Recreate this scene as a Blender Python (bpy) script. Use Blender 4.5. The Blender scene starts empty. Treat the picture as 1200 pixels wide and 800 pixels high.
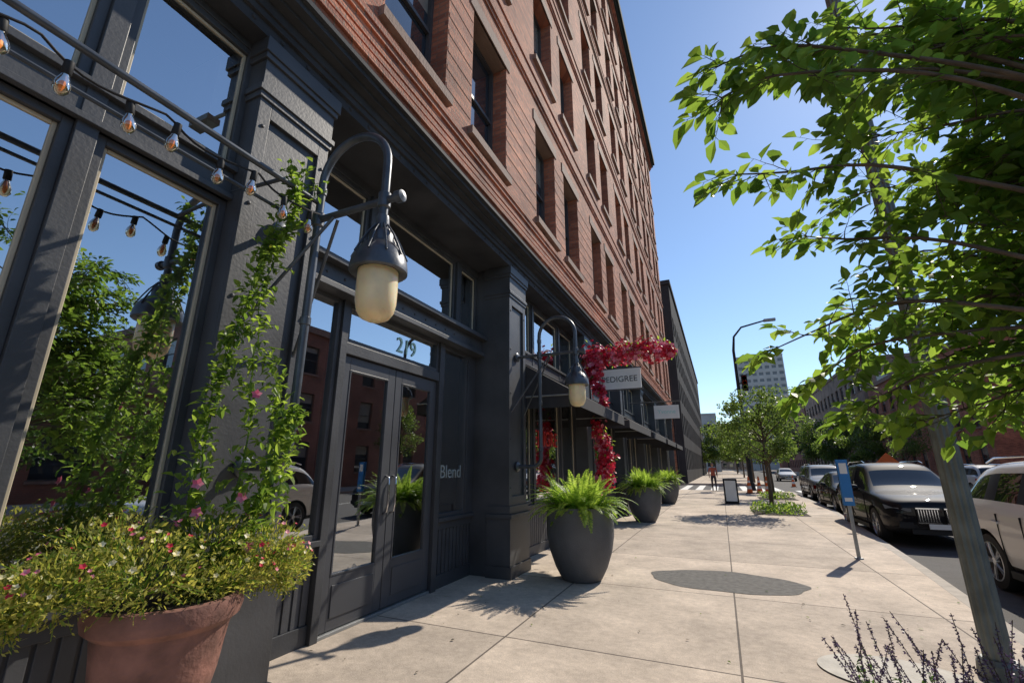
import bpy, math, random, bmesh
from mathutils import Vector, Matrix, Quaternion
R=random.Random(7)
D=bpy.data; S=bpy.context.scene
def link(o): S.collection.objects.link(o); return o
# ------------------------------------------------------------ materials
def newmat(name):
    m=D.materials.new(name); m.use_nodes=True
    nt=m.node_tree; b=nt.nodes["Principled BSDF"]; return m,nt,b
def N(nt,t,**k):
    n=nt.nodes.new(t)
    for a,v in k.items(): setattr(n,a,v)
    return n
def pbr(name,col,rough=.6,metal=0,var=.15,scale=4,bump=.0,bscale=30,spec=.5,coat=0,detail=6,crough=.04):
    m,nt,b=newmat(name)
    b.inputs['Roughness'].default_value=rough; b.inputs['Metallic'].default_value=metal
    b.inputs['Specular IOR Level'].default_value=spec
    b.inputs['Coat Weight'].default_value=coat
    b.inputs['Coat Roughness'].default_value=crough
    tc=N(nt,'ShaderNodeTexCoord')
    if var>0:
        nz=N(nt,'ShaderNodeTexNoise'); nz.inputs['Scale'].default_value=scale; nz.inputs['Detail'].default_value=detail
        nt.links.new(tc.outputs['Object'],nz.inputs['Vector'])
        r=N(nt,'ShaderNodeValToRGB')
        r.color_ramp.elements[0].position=.3; r.color_ramp.elements[1].position=.7
        r.color_ramp.elements[0].color=[c*(1-var) for c in col]+[1]
        r.color_ramp.elements[1].color=[min(1,c*(1+var)) for c in col]+[1]
        nt.links.new(nz.outputs[0],r.inputs[0]); nt.links.new(r.outputs[0],b.inputs['Base Color'])
        mr=N(nt,'ShaderNodeMapRange'); mr.inputs[3].default_value=max(.02,rough-.08); mr.inputs[4].default_value=min(1,rough+.08)
        nt.links.new(nz.outputs[0],mr.inputs[0]); nt.links.new(mr.outputs[0],b.inputs['Roughness'])
    else: b.inputs['Base Color'].default_value=list(col)+[1]
    if bump>0:
        n2=N(nt,'ShaderNodeTexNoise'); n2.inputs['Scale'].default_value=bscale; n2.inputs['Detail'].default_value=5
        nt.links.new(tc.outputs['Object'],n2.inputs['Vector'])
        bp=N(nt,'ShaderNodeBump'); bp.inputs['Strength'].default_value=bump; bp.inputs['Distance'].default_value=.01
        nt.links.new(n2.outputs[0],bp.inputs['Height']); nt.links.new(bp.outputs[0],b.inputs['Normal'])
    return m
def brickmat(name,c1,c2,mortar,w=.215,h=.075,ms=.007,bias=0,dist=.006):
    m,nt,b=newmat(name); b.inputs['Roughness'].default_value=.85
    tc=N(nt,'ShaderNodeTexCoord'); sp=N(nt,'ShaderNodeSeparateXYZ'); nt.links.new(tc.outputs['Object'],sp.inputs[0])
    ad=N(nt,'ShaderNodeMath',operation='ADD'); nt.links.new(sp.outputs[0],ad.inputs[0]); nt.links.new(sp.outputs[1],ad.inputs[1])
    cb=N(nt,'ShaderNodeCombineXYZ'); nt.links.new(ad.outputs[0],cb.inputs[0]); nt.links.new(sp.outputs[2],cb.inputs[1])
    br=N(nt,'ShaderNodeTexBrick'); nt.links.new(cb.outputs[0],br.inputs['Vector'])
    br.inputs['Scale'].default_value=1; br.inputs['Brick Width'].default_value=w; br.inputs['Row Height'].default_value=h
    br.inputs['Mortar Size'].default_value=ms; br.inputs['Mortar Smooth'].default_value=.3; br.inputs['Bias'].default_value=bias
    br.inputs['Color1'].default_value=list(c1)+[1]; br.inputs['Color2'].default_value=list(c2)+[1]; br.inputs['Mortar'].default_value=list(mortar)+[1]
    nz=N(nt,'ShaderNodeTexNoise'); nz.inputs['Scale'].default_value=.7; nz.inputs['Detail'].default_value=8
    nt.links.new(tc.outputs['Object'],nz.inputs['Vector'])
    mr=N(nt,'ShaderNodeMapRange'); mr.inputs[1].default_value=.3; mr.inputs[2].default_value=.7; mr.inputs[3].default_value=.62; mr.inputs[4].default_value=1.25
    nt.links.new(nz.outputs[0],mr.inputs[0])
    mx=N(nt,'ShaderNodeVectorMath',operation='SCALE'); nt.links.new(br.outputs[0],mx.inputs[0]); nt.links.new(mr.outputs[0],mx.inputs['Scale'])
    nt.links.new(mx.outputs[0],b.inputs['Base Color'])
    n2=N(nt,'ShaderNodeTexNoise'); n2.inputs['Scale'].default_value=40; n2.inputs['Detail'].default_value=4
    nt.links.new(tc.outputs['Object'],n2.inputs['Vector'])
    a2=N(nt,'ShaderNodeMath',operation='MULTIPLY_ADD'); nt.links.new(br.outputs['Fac'],a2.inputs[0]); a2.inputs[1].default_value=-1; nt.links.new(n2.outputs[0],a2.inputs[2])
    bp=N(nt,'ShaderNodeBump'); bp.inputs['Strength'].default_value=.9; bp.inputs['Distance'].default_value=dist
    nt.links.new(a2.outputs[0],bp.inputs['Height']); nt.links.new(bp.outputs[0],b.inputs['Normal'])
    return m
def leafmat(name,c1,c2,trans=.45,rough=.45,tc=None):
    m,nt,b=newmat(name); out=nt.nodes['Material Output']
    g=N(nt,'ShaderNodeNewGeometry'); r=N(nt,'ShaderNodeValToRGB')
    r.color_ramp.elements[0].color=list(c1)+[1]; r.color_ramp.elements[1].color=list(c2)+[1]
    nt.links.new(g.outputs['Random Per Island'],r.inputs[0]); nt.links.new(r.outputs[0],b.inputs['Base Color'])
    b.inputs['Roughness'].default_value=rough
    t=N(nt,'ShaderNodeBsdfTranslucent'); mx=N(nt,'ShaderNodeMixShader'); mx.inputs[0].default_value=trans
    sc=N(nt,'ShaderNodeVectorMath',operation='MULTIPLY'); sc.inputs[1].default_value=tc or (3.2,2.9,2.0)
    nt.links.new(r.outputs[0],sc.inputs[0]); nt.links.new(sc.outputs[0],t.inputs[0])
    nt.links.new(b.outputs[0],mx.inputs[1]); nt.links.new(t.outputs[0],mx.inputs[2]); nt.links.new(mx.outputs[0],out.inputs[0])
    return m
def glassmat(name,tint=(.75,.8,.8),lo=.3,hi=.95,rough=0.0,gc=(.92,.96,1,1)):
    m,nt,b=newmat(name); nt.nodes.remove(b); out=nt.nodes['Material Output']
    t=N(nt,'ShaderNodeBsdfTransparent'); t.inputs[0].default_value=list(tint)+[1]
    g=N(nt,'ShaderNodeBsdfGlossy'); g.inputs['Roughness'].default_value=rough; g.inputs[0].default_value=gc
    lw=N(nt,'ShaderNodeLayerWeight'); lw.inputs[0].default_value=.35
    mr=N(nt,'ShaderNodeMapRange'); mr.inputs[3].default_value=lo; mr.inputs[4].default_value=hi
    nt.links.new(lw.outputs['Fresnel'],mr.inputs[0])
    mx=N(nt,'ShaderNodeMixShader'); nt.links.new(mr.outputs[0],mx.inputs[0]); nt.links.new(t.outputs[0],mx.inputs[1]); nt.links.new(g.outputs[0],mx.inputs[2])
    tc=N(nt,'ShaderNodeTexCoord'); nz=N(nt,'ShaderNodeTexNoise'); nz.inputs['Scale'].default_value=1.3; nz.inputs['Detail'].default_value=1
    nt.links.new(tc.outputs['Object'],nz.inputs['Vector'])
    bp=N(nt,'ShaderNodeBump'); bp.inputs['Strength'].default_value=.12; bp.inputs['Distance'].default_value=.01
    nt.links.new(nz.outputs[0],bp.inputs['Height']); nt.links.new(bp.outputs[0],g.inputs['Normal'])
    nt.links.new(mx.outputs[0],out.inputs[0]); return m
M={}
M['iron']=pbr('painted_iron',(.055,.057,.062),.48,0,.28,2.2,.18,45)
M['iron_ent']=pbr('painted_entablature',(.052,.054,.059),.75,0,.28,2.2,.2,45,spec=.15)
M['iron2']=pbr('painted_panel',(.062,.064,.070),.5,0,.2,5,.15,40)
M['door']=pbr('door_paint',(.064,.067,.075),.42,0,.12,2)
M['brick']=brickmat('red_brick',(.54,.205,.115),(.30,.105,.065),(.27,.19,.145),dist=.012)
M['brick2']=brickmat('brown_brick',(.34,.13,.085),(.23,.09,.065),(.24,.19,.155))
M['brick3']=brickmat('tan_brick',(.34,.22,.16),(.27,.18,.13),(.28,.24,.2))
M['stone']=pbr('brown_stone',(.25,.165,.13),.85,0,.3,6,.8,30)
M['darkcornice']=pbr('roof_cornice_metal',(.045,.06,.055),.9,0,.2,spec=.1)
M['glass']=glassmat('shop_glass',(.85,.88,.88),.56,.98)
M['glassdoor']=glassmat('door_glass',(.85,.88,.88),.42,.95)
M['upglass']=pbr('upper_window_glass',(.018,.028,.04),.04,0,0,spec=1.0,coat=1)
M['blind']=pbr('window_blind_behind_glass',(.26,.25,.22),.25,0,.1,spec=.8,coat=1)
M['dimglass']=pbr('distant_window_glass',(.025,.03,.035),.6,0,.2,spec=.2)
M['towerglass']=pbr('tower_window_glass',(.16,.18,.20),.4,0,.2,spec=.4)
M['cream']=pbr('cream_trim',(.50,.43,.31),.6,0,.1)
M['inwall']=pbr('interior_wall',(.50,.40,.28),.8,0,.2,1)
M['infloor']=pbr('interior_floor',(.22,.14,.09),.5,0,.3,2)
M['concrete_wall']=pbr('pale_concrete',(.42,.42,.42),.8,0,.1,.3)
M['grey_panel']=pbr('dark_grey_panel',(.05,.05,.053),.9,0,.2,.5,spec=.1)
M['pipe']=pbr('grey_steel_pipe',(.09,.10,.115),.38,.4,.25,8)
M['hood']=pbr('lamp_hood_metal',(.09,.10,.115),.38,.4,.35,10,.2,30)
M['globe']=pbr('frosted_sunlit_tint_globe',(.86,.70,.42),.3,0,.15,6); M['globe'].node_tree.nodes['Principled BSDF'].inputs['Subsurface Weight'].default_value=.5  # warm tint paints the glow of sun through frosted glass into the colour
M['terracotta']=pbr('terracotta',(.215,.10,.075),.8,0,.5,6,.6,40)
M['planter']=pbr('dark_grey_planter',(.10,.102,.108),.7,0,.22,3,.4,60)
M['soil']=pbr('soil',(.03,.02,.014),.95,0,.3,20,.8,50)
M['bark']=pbr('bark',(.10,.075,.055),.9,0,.35,14,.8,40)
M['twig']=pbr('twig',(.07,.055,.03),.8,0,.3,14)
M['leaf']=leafmat('tree_leaf',(.045,.095,.015),(.12,.19,.035),.64)
M['leaf_far']=leafmat('distant_leaf',(.04,.080,.018),(.11,.165,.04),.45)
M['conifer']=leafmat('conifer_leaf',(.035,.085,.02),(.08,.15,.03),.3)
M['fern']=leafmat('fern_leaf',(.10,.185,.03),(.23,.32,.065),.5)
M['vine']=leafmat('vine_leaf',(.06,.12,.02),(.18,.26,.045),.52)
M['lime']=leafmat('annuals_leaf',(.18,.205,.04),(.40,.38,.09),.45,tc=(2.1,2.0,1.5))
M['pink']=leafmat('pink_petal',(.70,.10,.22),(.85,.38,.45),.35,tc=(1.2,1,1))
M['redfl']=leafmat('red_petal',(.42,.01,.025),(.72,.03,.08),.3,tc=(1.2,1,1))
M['white_fl']=leafmat('white_petal',(.8,.68,.25),(.85,.8,.6),.3,tc=(1.1,1.1,1))
M['salvia']=leafmat('salvia_flower',(.06,.045,.08),(.18,.13,.24),.2,tc=(1.2,1,1.2))
M['white']=pbr('white_paint',(.75,.75,.72),.5,0,.05)
M['teal']=pbr('pale_teal_letters',(.40,.68,.64),.5,0,0)
M['palelet']=pbr('pale_letters',(.30,.34,.33),.5,0,0)
M['blackrub']=pbr('tyre_rubber',(.02,.02,.021),.8,0,.2,20)
M['alloy']=pbr('alloy_wheel',(.45,.46,.48),.3,.9,.05)
M['chrome']=pbr('chrome',(.6,.6,.62),.12,1,0)
M['blackplastic']=pbr('black_plastic',(.018,.018,.019),.6,0,.1,spec=.3)
M['carglass']=pbr('car_glass',(.010,.013,.015),.015,0,0,spec=.5)
M['headlight']=pbr('headlight',(.16,.18,.20),.5,.2,0,coat=.6,crough=.02,spec=.1)
M['taillight']=pbr('tail_light',(.35,.01,.01),.15,0,0,coat=1)
M['canvas']=pbr('black_canvas',(.034,.034,.038),.85,0,.2,8)
M['orange']=pbr('safety_orange',(.75,.14,.02),.6,0,.1)
M['blue']=pbr('sign_blue',(.02,.18,.48),.45,0,.05)
M['galv']=pbr('galvanised_steel',(.30,.31,.31),.5,.5,.15,12)
M['polegreen']=pbr('lamp_post_paint',(.15,.165,.155),.5,.1,.3,6,.25,40)
M['bulb']=glassmat('amber_bulb_glass',(.95,.72,.45),.12,.9,.02,(1,.95,.85,1))
M['filament']=pbr('filament',(.7,.3,.08),.4,0,0)
M['skin']=pbr('skin',(.45,.26,.18),.6,0,.05)
M['cloth']=pbr('dark_cloth',(.05,.04,.05),.9,0,.2)
M['cloth2']=pbr('rust_shirt',(.40,.10,.06),.9,0,.2)
M['neon']=pbr('red_sign',(.55,.03,.03),.5,0,0)
M['palecon']=pbr('pale_cast_concrete',(.52,.49,.43),.85,0,.2,6,.4,60)
def concrete():
    m,nt,b=newmat('sidewalk_concrete'); b.inputs['Roughness'].default_value=.85
    tc=N(nt,'ShaderNodeTexCoord'); mp=N(nt,'ShaderNodeMapping'); mp.inputs['Location'].default_value=(.03,.35,0)
    nt.links.new(tc.outputs['Object'],mp.inputs[0])
    br=N(nt,'ShaderNodeTexBrick'); br.offset=0; nt.links.new(mp.outputs[0],br.inputs['Vector'])
    for k,v in (('Scale',1),('Brick Width',1.95),('Row Height',2.3),('Mortar Size',.010),('Mortar Smooth',.2)): br.inputs[k].default_value=v
    br.inputs['Color1'].default_value=(.60,.50,.40,1); br.inputs['Color2'].default_value=(.46,.385,.31,1); br.inputs['Mortar'].default_value=(.13,.105,.085,1)
    n1=N(nt,'ShaderNodeTexNoise'); n1.inputs['Scale'].default_value=1.1; n1.inputs['Detail'].default_value=12; n1.inputs['Roughness'].default_value=.7
    n2=N(nt,'ShaderNodeTexNoise'); n2.inputs['Scale'].default_value=90; n2.inputs['Detail'].default_value=3
    n4=N(nt,'ShaderNodeTexVoronoi'); n4.inputs['Scale'].default_value=3.5
    n5=N(nt,'ShaderNodeTexNoise'); n5.inputs['Scale'].default_value=14; n5.inputs['Detail'].default_value=6; n5.inputs['Roughness'].default_value=.7
    for n in (n1,n2,n4,n5): nt.links.new(tc.outputs['Object'],n.inputs['Vector'])
    def mr_(src,a,b_,c,d,o=0):
        m1=N(nt,'ShaderNodeMapRange'); m1.inputs[1].default_value=a; m1.inputs[2].default_value=b_; m1.inputs[3].default_value=c; m1.inputs[4].default_value=d
        nt.links.new(src.outputs[o],m1.inputs[0]); return m1
    outs=[mr_(n1,.35,.65,.70,1.14),mr_(n2,.3,.7,.84,1.14),mr_(n4,.02,.06,.60,1),mr_(n5,.35,.65,.86,1.1)]
    cur=outs[0]
    for o in outs[1:]:
        mu=N(nt,'ShaderNodeMath',operation='MULTIPLY'); nt.links.new(cur.outputs[0],mu.inputs[0]); nt.links.new(o.outputs[0],mu.inputs[1]); cur=mu
    sc=N(nt,'ShaderNodeVectorMath',operation='SCALE'); nt.links.new(br.outputs[0],sc.inputs[0]); nt.links.new(cur.outputs[0],sc.inputs['Scale'])
    nt.links.new(sc.outputs[0],b.inputs['Base Color'])
    a=N(nt,'ShaderNodeMath',operation='MULTIPLY_ADD'); nt.links.new(br.outputs['Fac'],a.inputs[0]); a.inputs[1].default_value=-2; nt.links.new(n2.outputs[0],a.inputs[2])
    bp=N(nt,'ShaderNodeBump'); bp.inputs['Strength'].default_value=.5; bp.inputs['Distance'].default_value=.006
    nt.links.new(a.outputs[0],bp.inputs['Height']); nt.links.new(bp.outputs[0],b.inputs['Normal'])
    return m
M['concrete']=concrete()
M['curb']=pbr('curb_concrete',(.40,.36,.31),.85,0,.2,5,.4,60)
M['asphalt']=pbr('asphalt',(.085,.082,.08),.9,0,.22,2.5,.7,120)
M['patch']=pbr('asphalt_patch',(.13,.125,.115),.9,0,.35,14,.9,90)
M['marking']=pbr('road_paint',(.7,.7,.66),.7,0,.15,8)
M['groundm']=pbr('ground_earth',(.16,.15,.12),.95,0,.2,.2)
# ------------------------------------------------------------ mesh helpers
class MB:
    def __init__(s): s.v=[];s.f=[];s.m=[];s.mats=[]
    def mi(s,mat):
        if mat not in s.mats: s.mats.append(mat)
        return s.mats.index(mat)
    def add(s,vs,fs,mat):
        k=len(s.v); i=s.mi(mat); s.v+= [tuple(v) for v in vs]
        for f in fs: s.f.append(tuple(k+j for j in f)); s.m.append(i)
    def box(s,x0,x1,y0,y1,z0,z1,mat):
        s.add([(x0,y0,z0),(x1,y0,z0),(x1,y1,z0),(x0,y1,z0),(x0,y0,z1),(x1,y0,z1),(x1,y1,z1),(x0,y1,z1)],
              [(0,3,2,1),(4,5,6,7),(0,1,5,4),(1,2,6,5),(2,3,7,6),(3,0,4,7)],mat)
    def quad(s,a,b,c,d,mat): s.add([a,b,c,d],[(0,1,2,3)],mat)
    def tube(s,pts,rad,mat,seg=8,cap=True):
        pts=[Vector(p) for p in pts]; n=len(pts)
        if not isinstance(rad,(list,tuple)): rad=[rad]*n
        vs=[];fs=[]; prev=None
        for i,p in enumerate(pts):
            t=(pts[min(i+1,n-1)]-pts[max(i-1,0)])
            if t.length<1e-9: t=Vector((0,0,1))
            t.normalize()
            if prev is None:
                a=Vector((0,0,1)) if abs(t.z)<.9 else Vector((1,0,0)); x=t.cross(a).normalized()
            else:
                x=(prev-t*prev.dot(t)); x=x.normalized() if x.length>1e-6 else t.orthogonal().normalized()
            prev=x; y=t.cross(x)
            for k in range(seg):
                an=2*math.pi*k/seg; vs.append(p+(x*math.cos(an)+y*math.sin(an))*rad[i])
        for i in range(n-1):
            for k in range(seg):
                k2=(k+1)%seg; fs.append((i*seg+k,i*seg+k2,(i+1)*seg+k2,(i+1)*seg+k))
        if cap: fs.append(tuple(range(seg-1,-1,-1))); fs.append(tuple((n-1)*seg+k for k in range(seg)))
        s.add(vs,fs,mat)
    def lathe(s,prof,c,mat,seg=32,M4=None):
        vs=[];fs=[];n=len(prof)
        for r,z in prof:
            for k in range(seg):
                a=2*math.pi*k/seg; p=Vector((r*math.cos(a),r*math.sin(a),z))
                if M4: p=M4@p
                vs.append(p+Vector(c))
        for i in range(n-1):
            for k in range(seg):
                k2=(k+1)%seg; fs.append((i*seg+k,i*seg+k2,(i+1)*seg+k2,(i+1)*seg+k))
        s.add(vs,fs,mat)
    def leaf(s,p,d,up,L,W,mat,fold=.25,curl=.15):
        d=d.normalized(); sd=d.cross(up)
        sd=sd.normalized() if sd.length>1e-5 else d.orthogonal().normalized()
        nn=sd.cross(d)
        b=p; m1=p+d*L*.38-nn*0; tp=p+d*L-nn*L*curl
        m2=p+d*L*.72-nn*L*curl*.4
        l1=m1+sd*W*.5+nn*W*fold; r1=m1-sd*W*.5+nn*W*fold
        l2=m2+sd*W*.36+nn*W*fold*.7; r2=m2-sd*W*.36+nn*W*fold*.7
        s.add([b,l1,l2,tp,r2,r1,m1,m2],[(0,6,1),(1,6,7,2),(2,7,3),(0,5,6),(5,4,7,6),(4,3,7)],mat)
    def card(s,p,d,up,L,W,mat):
        d=d.normalized(); sd=d.cross(up)
        sd=sd.normalized() if sd.length>1e-5 else d.orthogonal().normalized()
        s.add([p,p+d*L*.45+sd*W*.5,p+d*L,p+d*L*.45-sd*W*.5],[(0,1,2,3)],mat)
    def make(s,name,parent=None,bevel=0,smooth=False,auto=None):
        me=D.meshes.new(name); me.from_pydata(s.v,[],s.f)
        for mt in s.mats: me.materials.append(M[mt] if isinstance(mt,str) else mt)
        me.polygons.foreach_set('material_index',s.m)
        if smooth or auto: me.polygons.foreach_set('use_smooth',[True]*len(s.f))
        me.update()
        if auto: me.set_sharp_from_angle(angle=math.radians(auto))
        o=link(D.objects.new(name,me))
        if bevel:
            bm=o.modifiers.new('bevel','BEVEL'); bm.width=bevel; bm.segments=2; bm.limit_method='ANGLE'
        if parent: par(o,parent)
        return o
def par(o,p):
    o.parent=p; o.matrix_parent_inverse=Matrix.Translation(-Vector(p.location))
def root(name,loc=(0,0,0)):
    e=D.objects.new(name,None); e.empty_display_size=.3; e.location=loc; return link(e)
def rv(r=R,zb=0):
    v=Vector((r.gauss(0,1),r.gauss(0,1),r.gauss(0,1)+zb)); return v.normalized()
def text(name,s,size,loc,rot,mat,parent=None,ext=.003,align='CENTER'):
    cu=D.curves.new(name,'FONT'); cu.body=s; cu.size=size; cu.extrude=ext; cu.align_x=align; cu.materials.append(M[mat])
    o=link(D.objects.new(name,cu)); o.location=loc; o.rotation_euler=rot
    if parent: par(o,parent)
    return o
RW=random.Random(77)
def facade(wall,fr,O,U,Nn,W,z0,z1,cols,rows,wm,gm,depth=.25,frame='iron2',fw=.06,sill='stone',sash=True,mul=0):
    O=Vector(O);U=Vector(U);Nn=Vector(Nn)
    def P(u,z,d=0): return O+U*u+Vector((0,0,z))-Nn*d
    us=[0]; 
    for a,b in cols: us+=[a,b]
    us.append(W)
    zs=[z0]
    for a,b in rows: zs+=[a,b]
    zs.append(z1)
    flip=U.cross(Vector((0,0,1))).dot(Nn)<0
    def q(a,b,c,d,m,t):
        t.quad(*( (d,c,b,a) if flip else (a,b,c,d)),m)
    for i in range(len(us)-1):
        for j in range(len(zs)-1):
            a,b=us[i],us[i+1]; c,d=zs[j],zs[j+1]
            if b-a<1e-6 or d-c<1e-6: continue
            if i%2==1 and j%2==1:
                q(P(a,c),P(b,c),P(b,c,depth),P(a,c,depth),wm,wall)
                q(P(a,d,depth),P(b,d,depth),P(b,d),P(a,d),wm,wall)
                q(P(a,c),P(a,c,depth),P(a,d,depth),P(a,d),wm,wall)
                q(P(b,c,depth),P(b,c),P(b,d),P(b,d,depth),wm,wall)
                sp=RW.choice([0,0,.2,.35,.5,.5,.75]) if sash else 0
                zz=d-(d-c)*sp
                q(P(a,c,depth),P(b,c,depth),P(b,zz,depth),P(a,zz,depth),gm,fr)
                if sp: q(P(a,zz,depth),P(b,zz,depth),P(b,d,depth),P(a,d,depth),'blind',fr)
                def bx(u0,u1,w0,w1,d0,d1,m):
                    p=[P(u0,w0,d1),P(u1,w0,d1),P(u1,w0,d0),P(u0,w0,d0),P(u0,w1,d1),P(u1,w1,d1),P(u1,w1,d0),P(u0,w1,d0)]
                    fr.add(p,[(0,3,2,1),(4,5,6,7),(0,1,5,4),(1,2,6,5),(2,3,7,6),(3,0,4,7)],m)
                if frame:
                    bx(a,a+fw,c,d,depth-.06,depth-.002,frame); bx(b-fw,b,c,d,depth-.06,depth-.002,frame)
                    bx(a+fw,b-fw,c,c+fw,depth-.06,depth-.002,frame); bx(a+fw,b-fw,d-fw,d,depth-.06,depth-.002,frame)
                    if sash: mz=(c+d)/2; bx(a+fw,b-fw,mz-.03,mz+.03,depth-.05,depth-.002,frame)
                    for k in range(mul):
                        mu=a+(b-a)*(k+1)/(mul+1); bx(mu-.03,mu+.03,c+fw,d-fw,depth-.045,depth-.003,frame)
                if sill: bx(a-.08,b+.08,c-.13,c,-.08,depth-.07,sill)
            else: q(P(a,c),P(b,c),P(b,d),P(a,d),wm,wall)
# ------------------------------------------------------------ ground
g=MB(); g.quad((-1500,-1500,-.2),(1500,-1500,-.2),(1500,1500,-.2),(-1500,1500,-.2),'groundm'); g.make('ground')
g=MB(); g.quad((-60,-60,-.15),(60,-60,-.15),(60,420,-.15),(-60,420,-.15),'asphalt'); g.make('road')
def curbx(y):
    P=[(-40,1.9),(0,2.0),(6.4,2.42),(9.5,2.72),(13,3.0),(20,3.52),(34,3.9),(60,3.9)]
    for (a,b),(c,d) in zip(P,P[1:]):
        if y<=c: return b+(d-b)*(y-a)/(c-a)
    return 3.9
sw=MB(); ys=[-40,0,6.4,9.5,13,20,34]
for a,b in zip(ys,ys[1:]):
    xa,xb=curbx(a)-.16,curbx(b)-.16
    sw.quad((-3.7,a,0),(xa,a,0),(xb,b,0),(-3.7,b,0),'concrete')
    sw.quad((xa+.012,a,-.008),(xa+.16,a,-.008),(xb+.16,b,-.008),(xb+.012,b,-.008),'curb')
    sw.quad((xa+.16,a,-.008),(xa+.175,a,-.16),(xb+.175,b,-.16),(xb+.16,b,-.008),'curb')
    sw.quad((xa,a,0),(xa+.012,a,-.008),(xb+.012,b,-.008),(xb,b,0),'patch')
sw.quad((-3.7,34,0),(3.9,34,0),(3.9,34,-.16),(-3.7,34,-.16),'curb')
sw.make('sidewalk')
sw=MB(); sw.box(-40,3.9,47,260,-.16,0,'concrete'); sw.box(15,19.98,-60,39,-.16,0,'concrete'); sw.box(15,19.98,49,260,-.16,0,'concrete')
sw.make('sidewalk')
mk=MB()
for k in range(9): mk.quad((4.6+k*1.15,36,-.146),(5.2+k*1.15,36,-.146),(5.2+k*1.15,39,-.146),(4.6+k*1.15,39,-.146),'marking')
for k in range(26): mk.quad((9.0,-20+k*6,-.146),(9.12,-20+k*6,-.146),(9.12,-17+k*6,-.146),(9.0,-17+k*6,-.146),'marking')
for k in range(7): mk.quad((-3+k*1.05,35,-.146),(-2.5+k*1.05,35,-.146),(-2.5+k*1.05,46,-.146),(-3+k*1.05,46,-.146),'marking')
mk.make('road_markings')
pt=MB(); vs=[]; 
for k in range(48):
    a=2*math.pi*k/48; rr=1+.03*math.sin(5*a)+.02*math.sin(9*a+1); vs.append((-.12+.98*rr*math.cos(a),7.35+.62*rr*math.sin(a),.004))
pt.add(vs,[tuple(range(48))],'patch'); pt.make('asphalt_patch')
pt=MB(); pt.add([(1.02+.50*math.cos(2*math.pi*k/40),4.72+.36*math.sin(2*math.pi*k/40),.010) for k in range(40)],[tuple(range(40))],'palecon'); pt.make('utility_cover')
# ------------------------------------------------------------ main brick building
B=root('brick_building',(-3,14,0))
Y0,Y1=-15.93,33.75; XW=-2.75
cent=[6.57+4.5*k for k in range(-5,7)]
cols=[]
for c in cent[:-1]:
    if c<Y0: continue
    cols+=[(c+.72-Y0,c+1.92-Y0),(c+2.6-Y0,c+3.8-Y0)]
rows=[(6.15+3.95*k,8.4+3.95*k) for k in range(5)]
w=MB(); fr=MB()
facade(w,fr,(XW,Y0,0),(0,1,0),(1,0,0),Y1-Y0,5.08,25.8,cols,rows,'brick','upglass',.32)
facade(w,fr,(XW,Y1,0),(-1,0,0),(0,1,0),18,0,25.8,[(2+3*k,3.2+3*k) for k in range(5)],[(1.2,3.6)]+rows,'brick','upglass',.3)
w.quad((-20.75,Y0,0),(XW,Y0,5.08),(XW,Y0,25.8),(-20.75,Y0,25.8),'brick')
w.quad((-20.75,Y1,0),(-20.75,Y0,0),(-20.75,Y0,25.8),(-20.75,Y1,25.8),'brick')
w.quad((XW-.01,Y0,25.6),(XW-.01,Y1,25.6),(-20.7,Y1,25.6),(-20.7,Y0,25.6),'darkcornice')
def band(x,z0,z1,m='brick'): w.box(XW-.03,XW+x,Y0,Y1,z0,z1,m)
band(.05,5.10,5.30); band(.085,5.30,5.375); band(.05,5.45,5.52); band(.02,5.60,5.66); band(.03,5.75,5.82); band(.05,5.82,5.9)
for k in range(5):
    z=9.05+3.95*k
    if k<4: band(.06,z,z+.14); band(.03,z-.08,z); band(.025,z+.5,z+.57)
    for (a,b) in cols: w.box(XW-.02,XW+.02,Y0+a-.12,Y0+b+.12,rows[k][1],rows[k][1]+.24,'stone')
edges=[0]+[v for ab in cols for v in ab]+[Y1-Y0]
z=6.3
while z<8.4:
    for i in range(0,len(edges),2):
        w.box(XW-.02,XW+.006,Y0+edges[i]+(.02 if i else 0),Y0+edges[i+1]-.02,z,z+.075,'brick')
    z+=.3
for k in range(3): band(.08+.07*k,24.9+.12*k,25.02+.12*k)
w.make('brick_walls',B); fr.make('upper_windows',B)
c=MB(); c.box(-20.9,XW+.45,Y0-.1,Y1+.12,25.45,25.95,'darkcornice'); c.box(-20.9,XW+.32,Y0-.1,Y1+.1,25.27,25.448,'darkcornice'); c.make('roof_cornice',B)
# storefront
sf=MB(); gl=MB(); inn=MB()
XF=-2.85
RY=Matrix.Rotation(math.pi/2,4,'Y')
for cc in cent:
    a,b=cc-.33,cc+.33
    sf.box(-3.75,XF-.03,a,b,0,4.70,'iron')
    sf.box(XF-.03,XF,a,a+.10,.95,4.18,'iron'); sf.box(XF-.03,XF,b-.10,b,.95,4.18,'iron')
    sf.box(XF-.03,XF,a+.10,b-.10,.95,1.08,'iron'); sf.box(XF-.03,XF,a+.10,b-.10,4.05,4.18,'iron')
    sf.box(-3.2,XF+.05,a-.05,b+.05,0,.16,'iron'); sf.box(-3.2,XF+.03,a-.03,b+.03,.16,.78,'iron'); sf.box(-3.2,XF+.055,a-.05,b+.05,.78,.84,'iron')
    sf.box(-3.2,XF+.02,a-.02,b+.02,.84,.95,'iron')
    for k,(e,z0,z1) in enumerate(((.015,4.18,4.23),(.03,4.23,4.28),(.01,4.28,4.52),(.03,4.52,4.57),(.045,4.57,4.70))):
        sf.box(-3.3,XF+e,a-e,b+e,z0,z1,'iron')
    for z in (1.2,1.9,2.6,3.3,3.95): 
        for yy in (a+.05,b-.05): sf.lathe([(0,.012),(.012,.01),(.016,0)],(XF,yy,z),'iron',8,RY)
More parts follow.
